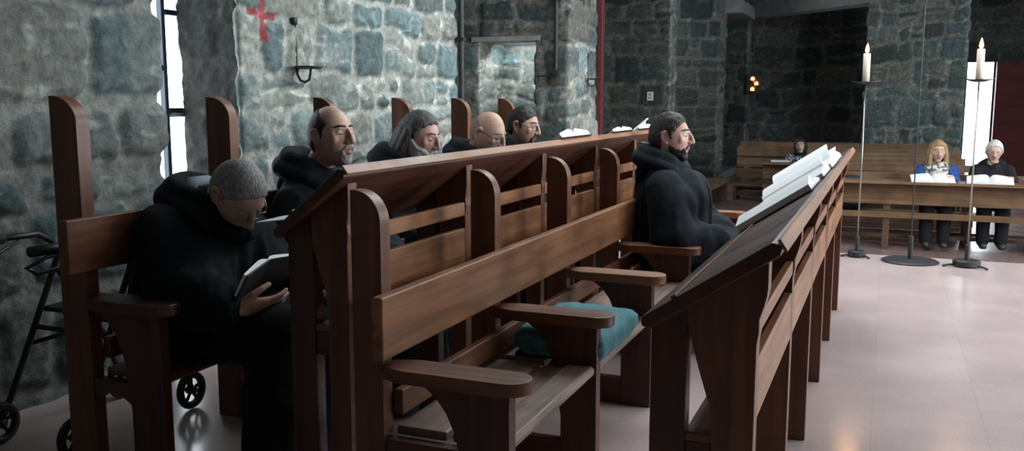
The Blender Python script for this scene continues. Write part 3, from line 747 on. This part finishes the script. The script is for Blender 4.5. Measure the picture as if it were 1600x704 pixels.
def longhair(h):            # shoulder-length locks behind the ears
    for k in range(9):
        a=R(100+160*k/8); p=Vector((.088*math.cos(a),.074*math.sin(a),.02)); q=Vector((.105*math.cos(a)-.015,.088*math.sin(a),-.10)); e=Vector((.12*math.cos(a)-.035,.095*math.sin(a),-.185))
        h.chain([p,q,e],[.030,.032,.018])
def bigbeard(h):
    h.ell((.078,0,-.135),(.045,.052,.06)); h.ell((.062,.0,-.19),(.035,.042,.05))
    for s in (-1,1): h.ell((.035,s*.058,-.075),(.034,.018,.055)); h.cap((fx(0,-.045)+.002,s*.004,-.044),(.085,s*.045,-.085),.010,.014)
def womanhair(h):
    for s in (-1,1):
        for k,(x,y) in enumerate(((.045,.066),(.015,.078),(-.02,.082),(-.05,.07),(-.08,.04))):
            h.chain([(x*.8,s*y*.85,.07),(x,s*(y+.012),-.03),(x+.02,s*(y+.02),-.13),(x+.045,s*(y+.012),-.235)],[.022,.026,.026,.012])
def bobhair(h):
    for s in (-1,1):
        for k,(x,y) in enumerate(((.04,.068),(.01,.078),(-.03,.08),(-.07,.05))):
            h.chain([(x*.8,s*y*.85,.06),(x,s*(y+.008),-.03),(x+.01,s*(y+.004),-.10)],[.022,.024,.014])
def loc_head(hips,yaw,world,sc=1.):
    d=Vector(world)-Vector(hips); return Matrix.Rotation(-yaw,3,'Z')@d/sc

WS=.39
# bowed monk reading
H1=(-2.20,2.45,WS)
h1=loc_head(H1,0,(-1.985,2.43,.935))
m1=person('grey-haired monk in black habit and glasses bowing his head over the open book he holds',H1,0,h1,(52,-14,4),hair=(hairmask(.60,-.05,-.60,.36),HG,.006),glasses=STEEL,brow=HG,robe=CLOTH,voxel=.004,
  pose=dict(chest=(.02,0,.34),neck=(.075,0,.505),sh=(.03,.185,.43),el=(.14,.27,.20),wr=(.335,.10,.205),elR=(.13,-.205,.25),wrR=(.335,-.235,.205),hdR=(.5,.8,.0),huR=(.8,0,-.5),tsR=1,hdL=(.9,-.35,-.05),huL=(.2,.5,-.85),tsL=1,curl=.35,seat=WS,tr=(.18,.175),kn=(.44,.11,.09)))
def shirt1(b,Mh,child):pass
MB().tube([m1.matrix_basis.inverted()@Vector(p) for p in ((-2.13,2.37,.925),(-2.165,2.42,.965),(-2.165,2.49,.965),(-2.13,2.53,.93))],.022,12).build('grey_collar',mat('grey_collar_cloth',(.20,.24,.27),.85),m1,smooth=True)
H2=(-2.17,3.16,WS)
m2=person('monk with receding dark hair and short grey goatee singing with his mouth open',H2,0,loc_head(H2,0,(-2.085,3.14,1.098)),(-2,-12,0),hair=(hairmask(.70,-.10,-.60,.46,.76),HB,.0045),beard=('goat',BEARDG,.005),mouth=.006,brow=HB,robe=CLOTH2,pose=dict(seat=WS))
H3=(-2.16,3.87,WS)
m3=person('long-haired monk with a big grey-white beard looking down',H3,0,loc_head(H3,0,(-2.085,3.89,1.07)),(16,-4,0),skin=SKINP,hair=(hairmask(.66,-.05,-.75,.50),HSP,.010,longhair),beard=('full',HW,.012,bigbeard),brow=HSP,pose=dict(seat=WS,neck=(.0,0,.55)))
H4=(-2.14,4.58,WS)
m4=person('bald monk in glasses with his head bent forward',H4,0,loc_head(H4,0,(-2.03,4.58,1.062)),(24,-6,0),hair=(hairmask(.75,-.10,-.60,.46,.30),STUB,.0012),glasses=PLAST,brow=HG,pose=dict(seat=WS,neck=(.03,0,.545)))
H5=(-2.17,5.29,WS)
m5=person('dark-haired monk in glasses, farthest of the five along the stone wall',H5,0,loc_head(H5,0,(-2.10,5.28,1.085)),(12,-4,0),hair=(hairmask(.58,-.10,-.60,.40),HB,.0065),beard=('goat',HB,.003),glasses=PLAST,brow=HB,pose=dict(seat=WS,neck=(.0,0,.555)))
H6=(-1.0,4.64,.37)
def ring6(b,Mh,child):
    child(MB().ell((.002,-.087,-.030),.0055),'earring',STEEL)
m6=person('stout monk with dark goatee sitting alone in the middle stall, seen in profile',H6,0,loc_head(H6,0,(-1.03,4.63,1.058)),(2,0,0),hair=(hairmask(.62,-.15,-.62,.42),HB,.009),beard=('short',HB,.0035,lambda h: h.ell((fx(0,-.096)-.013,0,-.100),(.028,.033,.0245))),brow=HB,robe=CLOTH2,skin=SKINP,extra=ring6,
  pose=dict(hip=(-.01,0,.12),chest=(-.01,0,.36),neck=(-.055,0,.55),sh=(-.015,.19,.43),el=(.07,.265,.19),wr=(.27,.11,.16),kn=(.36,.11,.085),an=(.33,.10,-.30),tr=(.19,.185),sleeve=(.09,.125,.09),hood=.088))
MB().tube([(-.105,-.03,.545),(-.05,-.085,.53),(.03,-.07,.495),(.075,0,.47),(.03,.07,.495),(-.05,.085,.53),(-.105,.03,.545)],.022,10).build('brown_collar',noisy('brown_collar_cloth',(.06,.045,.03),(.10,.075,.05),(30,30,30),.9),m6,smooth=True)

Q=R(-90)
WP=dict(hip=(0,0,.10),chest=(.03,0,.34),neck=(.04,0,.50),sh=(.03,.155,.435),el=(.18,.20,.27),wr=(.40,.15,.36),kn=(.40,.09,.07),an=(.42,.09,-.30),curl=.4)
G1=(.52,11.12,.045)
def scarf(b,Mh,child):
    m=MB(); c=Vector((.05,0,.50))
    for j,(rr,dz) in enumerate(((.085,.03),(.10,-.02),(.095,-.065))):
        m.tube([c+Vector((rr*math.cos(a)*1.05+.012*j,rr*math.sin(a),dz-.035*math.cos(a))) for a in [2*math.pi*k/18 for k in range(18)]],.036,10,close=True)
    m.cap(c+Vector((.10,-.03,-.08)),c+Vector((.125,-.04,-.20)),.045,.03)
    remeshed(m,'scarf',SCARF,.009,2,.008,b,(14,14,14))
w1=person('woman with long blond hair, blue jacket and plaid scarf reading at the pew desk',G1,Q,(.065,0,.665),(10,8,0),.97,hair=(hairmask(.60,-.35,-.8,.46),HBL,.014,womanhair),brow=HBL,outfit=(BLUE,TROU,True),pose=WP,extra=scarf,voxel=.006)
G2=(1.075,11.16,.055)
w2=person('white-haired woman in dark jacket and glasses reading at the pew desk',G2,Q,(.055,0,.66),(12,0,-4),.97,skin=SKIN,hair=(hairmask(.58,-.15,-.7,.40),HW,.014),glasses=STEEL,brow=HW,outfit=(TROU,TROU,False),pose=WP,voxel=.006,
  extra=lambda b,Mh,child: remeshed(MB().ell((-.06,0,.48),(.10,.15,.10)).cap((.0,-.12,.42),(.10,-.05,.36),.06,.05).cap((.0,.12,.42),(.10,.05,.36),.06,.05),'hood',TROU,.01,3,.008,b))
G3=(-1.27,15.1,-.10)
w3=person('dark-haired woman in black and white patterned sweater, alone at the back pew',G3,Q,(.03,0,.66),(6,0,6),.97,hair=(hairmask(.56,-.3,-.7,.42),HB,.014,bobhair),brow=HB,outfit=(KNIT,TROU,False),pose=dict(WP,an=(.40,.09,-.19),wr=(.36,.12,.30)),voxel=.006,
  extra=lambda b,Mh,child: remeshed(MB().tube([(.03+.07*math.cos(a),.075*math.sin(a),.535-.02*math.cos(a)) for a in [2*math.pi*k/14 for k in range(14)]],.03,10,close=True),'dark_collar',TROU,.009,2,.004,b))

# ------------------------------------------------------------------ books
def book(label,loc,rot,w,h,t,group=None,cover=COVER,lift=None,asym=0.,cat='book',vee=0):
    """open book: spine along local y, pages to either side, facing +z"""
    r=empty('open_book',loc,label,cat,group); r.rotation_euler=rot; r['_local']=1
    for s,tt in ((-1,t*(1+asym)),(1,t*(1-asym))):
        p=[(0,.30*tt)]+[(w*a,tt*b) for a,b in ((.05,.62),(.12,.90),(.22,1.0),(.35,.97),(.5,.88),(.65,.78),(.8,.69),(.92,.62),(1,.55))]+[(w,.004),(0,.004)]
        p=[(s*a,b) for a,b in p]
        Rv=Matrix.Rotation(R(-vee*s),4,'Y')
        MB().prism(p,'y',-h/2,h/2).xf(Rv).build('page_block',PAGE,r)
        x0,x1=sorted((0,s*(w+.006)))
        MB().box(x0,x1,-h/2-.006,h/2+.006,-.004,.0).xf(Rv).build('cover',cover,r,bevel=.001)
    if lift:                     # a leaf or bundle of leaves standing off the block
        s,a0,a1,th=lift
        up=[];lo=[]
        for k in range(9):
            u=k/8; an=R(a0+(a1-a0)*u); 
            if k==0: x,z=0,t*.6
            else: x+=w/8*math.cos(an); z+=w/8*math.sin(an)
            up.append((s*x,z+th)); lo.append((s*x,z))
        MB().prism(up+lo[::-1],'y',-h/2+.002,h/2-.002).build('raised_leaves',PAGE,r)
    return r
def desk_rot(lo,hi):      # lie on a slope that rises towards +x ; book top (local +y) uphill, local x along -world y
    return math.atan2(hi[1]-lo[1],hi[0]-lo[0])
def on_desk(lo,hi,u,y,label,w,h,t,lift=None,dz=0.,tilt=0.,cover=COVER,asym=0.,group=None,spin=0.):
    a=desk_rot(lo,hi); L=Vector((hi[0]-lo[0],0,hi[1]-lo[1])); n=Vector((-L.z,0,L.x)).normalized()
    p=Vector((lo[0],y,lo[1]))+L*u+n*(dz+.0015)
    ux=Vector((0,-1,0)); uy=L.normalized(); uz=n
    M=Matrix((ux,uy,uz)).transposed()@Matrix.Rotation(spin,3,'Z')@Matrix.Rotation(tilt,3,'X')
    return book(label,p,M.to_euler(),w,h,t,group,cover,lift,asym)
LO,HI=(-.462,.788),(-.20,.962)
on_desk(LO,HI,.52,3.25,'open book with low white pages, nearest of the stack on the right desk',.20,.27,.035,asym=-.25)
on_desk(LO,HI,.54,3.76,'thick open book in the middle of the right desk stack',.205,.27,.042,lift=(-1,26,0,.006),asym=.2)
on_desk(LO,HI,.54,4.24,'big open book on the right desk with its leaves raised high',.21,.28,.045,lift=(-1,34,4,.010),asym=.1)
on_desk(LO,HI,.54,4.72,'farthest large open book on the right desk',.20,.27,.042,lift=(-1,20,0,.006),cover=COVERB)
LO2,HI2=(-1.59,.88),(-1.372,1.058)
on_desk(LO2,HI2,.62,4.10,'open book facing the dark-haired monk, left one on the middle desk edge',.21,.26,.045)
on_desk(LO2,HI2,.62,4.92,'open book with bluish pages beyond the dark-haired monk on the middle desk',.19,.26,.03)
on_desk(LO2,HI2,.62,5.48,'farthest open book on the middle desk with a peaked page',.20,.26,.03,lift=(-1,35,0,.004))
on_desk(LO2,HI2,.42,3.30,'open book lying below the singing monk on the middle desk',.19,.25,.03)
m=MB(); m.box(-.055,.055,-.075,.075,0,.003)
a=desk_rot(LO2,HI2); o=top(m,'song_sheet',PAGE,'small white sheet at the low near corner of the middle desk','paper'); o.location=(-1.615,2.19,.899); o.rotation_euler=(0,-.12,.1)
# book held by the bowed monk
b=book('black covered open book in the hands of the bowed monk',(-1.885,2.38,.63),(0,0,0),.165,.23,.022,vee=-10)
uy=Vector((.50,.0,.86)).normalized(); ux=Vector((.10,-1,.0)); ux=(ux-uy*ux.dot(uy)).normalized(); uz=ux.cross(uy)
b.rotation_euler=Matrix((ux,uy,uz)).transposed().to_euler()
# books of the women
book('open book in front of the blond woman on the pew desk',(.46,10.52,.402),(R(12),0,R(3)),.21,.26,.045,'hymn books on the front pew desk')
book('open book in front of the white-haired woman on the pew desk',(1.0,10.52,.402),(R(12),0,R(-3)),.215,.26,.048,'hymn books on the front pew desk')
book('open book at the far right end of the pew desk',(1.49,10.52,.402),(R(12),0,R(2)),.17,.24,.035,'hymn books on the front pew desk')
m=MB(); m.box(-.14,.14,-.1,.1,0,.004)
o=top(m,'song_sheet',PAGE,'white sheet on the back pew desk beside the woman in the patterned sweater','paper'); o.location=(-1.50,14.45,.315); o.rotation_euler=(R(8),0,.1)

# ------------------------------------------------------------------ cushion
r=empty('seat_cushion',(-.975,3.1,.37),'teal cushion on the second seat of the middle stall','cushion')
m=MB(); n=18; vs=[];fs=[]
for side in (1,-1):
    for i in range(n+1):
        for j in range(n+1):
            u=-1+2*i/n; v=-1+2*j/n
            e=(1-abs(u)**10)*(1-abs(v)**10)
            z=.058+side*(.020+.030*e**.45+.008*(1-u*u)*(1-v*v))+.006*mnoise.noise(Vector((u*3,v*3,side)))
            k=1-.05*(abs(u)*abs(v))
            vs.append((-.985+.165*u*k+.008*mnoise.noise(Vector((v*3,2,u))),3.02+.24*v*k,.372+z))
w=n+1
for s in (0,1):
    for i in range(n):
        for j in range(n):
            b0=s*w*w; q=(b0+i*w+j,b0+i*w+j+1,b0+(i+1)*w+j+1,b0+(i+1)*w+j); fs.append(q if s==0 else q[::-1])
rim=[(i,0) for i in range(n+1)]+[(n,j) for j in range(1,n+1)]+[(i,n) for i in range(n-1,-1,-1)]+[(0,j) for j in range(n-1,0,-1)]
for k in range(len(rim)):
    a0=rim[k][0]*w+rim[k][1]; b0=rim[(k+1)%len(rim)]; b0=b0[0]*w+b0[1]; fs.append((a0,b0,b0+w*w,a0+w*w))
m.add(vs,fs); m.build('cushion_body',TEAL,r,smooth=True)
MB().tube([(-.985-.15,3.02-.235,.434),(-.985+.15,3.02-.235,.434)],.004,6).build('seam',TEAL,r)
m=MB(); m.box(-1.15,-.865,2.815,3.25,.372,.386)
top(m,'seat_pad',noisy('black_felt',(.008,.009,.01),(.02,.022,.024),(60,60,60),.95),'thin black pad under the teal cushion','seat pad',(-.98,3.03,.372),bevel=.006)

# ------------------------------------------------------------------ candlesticks and stand
def candlestick(x,y,zt,base_r,label,clabel):
    r=empty('candlestick',(x,y,0),label,'candlestick')
    MB().lathe([(0,.012),(base_r,.012),(base_r,.045),(base_r*.92,.052),(0,.052)],x,y,28).build('base',IRON,r)
    for k in range(3):
        a=R(80+120*k); c,s=math.cos(a),math.sin(a)
        MB().tube([(x+c*base_r*.6,y+s*base_r*.6,.014),(x+c*base_r*1.35,y+s*base_r*1.35,.016),(x+c*base_r*1.8,y+s*base_r*1.8,.006)],.008,8).build('foot',IRON,r,smooth=True)
    MB().lathe([(.016,.05),(.016,.165),(.009,.17)],x,y,14).build('socket',IRON,r)
    MB().tube([(x,y,.15),(x,y,zt-.012)],.0065,10).build('stem',STEEL,r,smooth=True)
    m=MB(); n=28; prof=((0,0),(.045,.002),(.06,.006),(.085,.018))
    vs=[];fs=[]
    for th in (0,-.004):
        for (rr,z) in prof:
            for k in range(n):
                a=2*math.pi*k/n; lip=rr/.085; rad=max(rr,.001)*(1+.28*lip*abs(math.cos(a))**6)
                vs.append((x+rad*math.cos(a),y+rad*math.sin(a),zt-.008+z+th+.010*lip*abs(math.cos(a))**6))
    P=len(prof)
    for l in range(2):
        for i in range(P-1):
            for k in range(n):
                o=l*P*n; fs.append((o+i*n+k,o+i*n+(k+1)%n,o+(i+1)*n+(k+1)%n,o+(i+1)*n+k))
    for k in range(n): fs.append(((P-1)*n+k,(P-1)*n+(k+1)%n,P*n+(P-1)*n+(k+1)%n,P*n+(P-1)*n+k))
    m.add(vs,fs).build('drip_pan',IRON,r)
    c=empty('candle',(x,y,zt),clabel,'candle')
    MB().lathe([(0,zt-.004),(.027,zt-.004),(.0265,zt+.215),(.024,zt+.228),(.013,zt+.222),(0,zt+.221)],x,y,20).build('wax',WAX,c,smooth=True)
    MB().tube([(x,y,zt+.22),(x+.001,y,zt+.238)],.0015,6).build('wick',PLAST,c)
    MB().lathe([(0,zt+.229),(.010,zt+.236),(.0155,zt+.25),(.012,zt+.272),(.005,zt+.295),(0,zt+.308)],x,y,14).build('flame',FL,c,smooth=True)
    l=bpy.data.lights.new('candle_light','POINT'); l.energy=1.6; l.color=(1,.55,.22); l.shadow_soft_size=.02
    o=bpy.data.objects.new('candle_light',l); C.objects.link(o); o.location=(x,y,zt+.31)
candlestick(-.18,7.70,1.375,.07,'tall thin iron candlestick, the left one at the choir edge','lit white candle on the left candlestick')
candlestick(.60,7.55,1.385,.098,'tall thin iron candlestick with heavy round base, the right one','lit white candle on the right candlestick')
r=empty('pole_stand',(.21,7.62,0),'very tall thin pole with wide flat black round base between the two candlesticks','stand')
MB().lathe([(0,0),(.205,0),(.21,.008),(.19,.018),(.05,.024),(0,.026)],.21,7.62,40).build('base',IRON,r)
MB().lathe([(.018,.02),(.018,.20),(.012,.205)],.21,7.62,14).build('socket',IRON,r)
MB().tube([(.21,7.62,.19),(.21,7.62,2.75)],.005,8).build('pole',IRON,r)
MB().lathe([(.006,1.97),(.013,1.985),(.013,2.22),(.006,2.23)],.21,7.62,12).build('clamp',IRON,r)

# ------------------------------------------------------------------ pews
def pew_desk(label,x0,x1,y,zt,legs,fl=NZ):
    r=empty('pew_desk',((x0+x1)/2,y,fl),label,'pew desk')
    MB().box(x0,x1,y-.22,y+.10,zt-.03,zt).build('book_ledge',PEW,r,bevel=.006)
    MB().box(x0,x1,y-.03,y,zt-.26,zt-.032).build('front_panel',PEW,r,bevel=.004)
    MB().box(x0,x1,y-.02,y+.02,zt-.41,zt-.345).build('lower_rail',PEW,r,bevel=.004)
    for x in legs:
        MB().box(x-.035,x+.035,y+.0,y+.05,fl,zt-.03).build('leg',PEWD,r,bevel=.004)
        MB().box(x-.03,x+.03,y+.05,y+.34,fl,fl+.06).build('foot',PEWD,r,bevel=.004)
    MB().box(x0,x1,y+.30,y+.42,fl+.09,fl+.13).build('kneeler',PEWD,r,bevel=.006)
    for x in legs: MB().box(x-.03,x+.03,y+.32,y+.40,fl+.055,fl+.092).build('kneeler_block',PEWD,r,bevel=.003)
    return r
def pew(label,x0,x1,y,sz,bt,fl=NZ,slats=3,bx=None):
    """bench facing the viewer: seat edge at y, backrest 0.4 behind"""
    r=empty('pew',((x0+x1)/2,y,fl),label,'pew')
    for k in range(3): MB().box(x0,x1,y+.135*k,y+.135*k+.125,sz-.03,sz).build('seat_slat',PEW,r,bevel=.005)
    h=(bt-sz-.08)/slats
    for k in range(slats):
        z=sz+.08+h*k; MB().prism([(y+.40+.03*(z-sz),z),(y+.425+.03*(z-sz),z),(y+.425+.03*(z+h-sz),z+h-.03),(y+.40+.03*(z+h-sz),z+h-.03)],'x',x0,x1).build('back_slat',PEW,r,bevel=.004)
    n=max(2,int((x1-x0)/1.5)+1)
    for i in range(n):
        x=x0+.04+(x1-x0-.08)*i/(n-1)
        MB().prism([(y+.03,fl),(y+.46,fl),(y+.475,bt-.04),(y+.43,bt-.04),(y+.43,sz-.03),(y+.03,sz-.03)],'x',x-.025,x+.025).build('leg',PEWD,r,bevel=.004)
    MB().box(x0,x1,y+.12,y+.16,fl+.06,fl+.14).build('stretcher',PEWD,r,bevel=.004)
    return r
pew_desk('long pew desk with open books in front of the two seated women',-.78,2.5,10.58,.395,(-.72,.03,1.50,2.4))
pew('pew on which the blond and white-haired women sit',-.80,2.5,11.02,-.012,.44)
pew('first empty pew row behind the two women',-.9,1.02,12.2,.03,.47)
pew('second empty pew row behind the two women',-.95,.98,13.1,.05,.50)
pew('third empty pew row behind the two women',-.95,.98,13.9,.05,.52)
pew_desk('short pew desk in front of the woman in the patterned sweater',-1.75,-1.0,14.4,.31,(-1.68,-1.07))
pew('pew of the woman in the patterned sweater, dark and half hidden',-2.3,1.05,15.0,-.11,.52)
pew('last pew row, right before the dark back wall',-2.4,.95,16.0,.05,.56)
r=empty('side_bench',(-2.75,14.6,NZ),'low brown bench with backrest against the left piers','bench')
MB().box(-3.02,-2.30,13.0,14.8,-.045,-.0).build('seat',PEW,r,bevel=.006)
MB().box(-3.08,-3.03,13.0,14.8,.03,.27).build('backrest',W['tz'],r,bevel=.006)
for y in (13.05,14.72):
    MB().box(-3.0,-2.34,y,y+.05,NZ,-.045).build('end_panel',PEWD,r,bevel=.004); MB().box(-3.07,-3.03,y,y+.05,NZ,.2).build('back_post',PEWD,r,bevel=.004)
# bag of clothes on the pew beside the desk end
m=MB(); m.ell((-.36,11.2,.10),(.20,.15,.10)); m.ell((-.26,11.18,.15),(.12,.12,.10)); m.ell((-.46,11.22,.14),(.10,.10,.09)); m.ell((-.36,11.22,.24),(.15,.09,.14))
o=remeshed(m,'folded_coat',noisy('dark_blue_wool',(.012,.016,.03),(.03,.036,.055),(20,20,20),.9),.012,4,.02,None,(9,9,9))
o.location=(0,0,0); tag(o,'dark bundled coat lying on the pew left of the blond woman','coat')

# ------------------------------------------------------------------ rollator
r=empty('rollator',(-2.82,2.5,0),'dark folding walking frame with wheels beside the wall stall','walking frame')
def wheel(x,y,rr):
    w=MB(); w.tube([(x,y+rr*.80*math.cos(a),rr+rr*.80*math.sin(a)) for a in [2*math.pi*k/24 for k in range(24)]],rr*.2,8,close=True)
    o=w.build('wheel',PLAST,r,smooth=True)
    h=MB()
    for k in range(5):
        a=2*math.pi*k/5+.3; h.tube([(x,y,rr),(x,y+rr*.75*math.cos(a),rr+rr*.75*math.sin(a))],rr*.09,6)
    h.tube([(x-.018,y,rr),(x+.018,y,rr)],rr*.22,12)
    e=h.build('spokes',PLAST,r,smooth=True); e.parent=o
for x in (-2.93,-2.56):
    wheel(x,2.23,.078); wheel(x+.0,2.80,.078)
    MB().tube([(x,2.23,.085),(x,2.28,.16),(x,2.46,.52),(x,2.52,.64),(x,2.50,.71),(x,2.44,.745),(x,2.22,.75)],[.012,.012,.012,.012,.012,.012,.012],10).build('side_tube',PLAST,r,smooth=True)
    MB().tube([(x,2.30,.748),(x,2.10,.752)],.018,12).build('hand_grip',PLAST,r,smooth=True)
    MB().tube([(x,2.36,.73),(x,2.24,.685),(x,2.12,.675),(x,2.08,.70),(x,2.16,.725),(x,2.30,.735)],.007,8).build('brake_lever',PLAST,r,smooth=True)
    MB().tube([(x,2.80,.085),(x,2.72,.30),(x,2.52,.60)],.012,10).build('rear_tube',PLAST,r,smooth=True)
    MB().tube([(x,2.36,.34),(x,2.70,.34)],.009,8).build('side_brace',PLAST,r,smooth=True)
for y,z in ((2.40,.40),(2.70,.36)): MB().tube([(-2.93,y,z),(-2.56,y,z)],.010,8).build('cross_tube',PLAST,r,smooth=True)
MB().box(-2.91,-2.58,2.42,2.70,.455,.475).build('seat',PLAST,r,bevel=.008)
MB().tube([(-2.93,2.5,.66),(-2.92,2.62,.70),(-2.74,2.68,.71),(-2.57,2.62,.70),(-2.56,2.5,.66)],.012,10).build('back_bar',PLAST,r,smooth=True)

# ------------------------------------------------------------------ output look
vs_=bpy.context.scene.view_settings
vs_.view_transform='Standard'; vs_.look='None'; vs_.exposure=1.08; vs_.gamma=1.0; vs_.use_curve_mapping=False
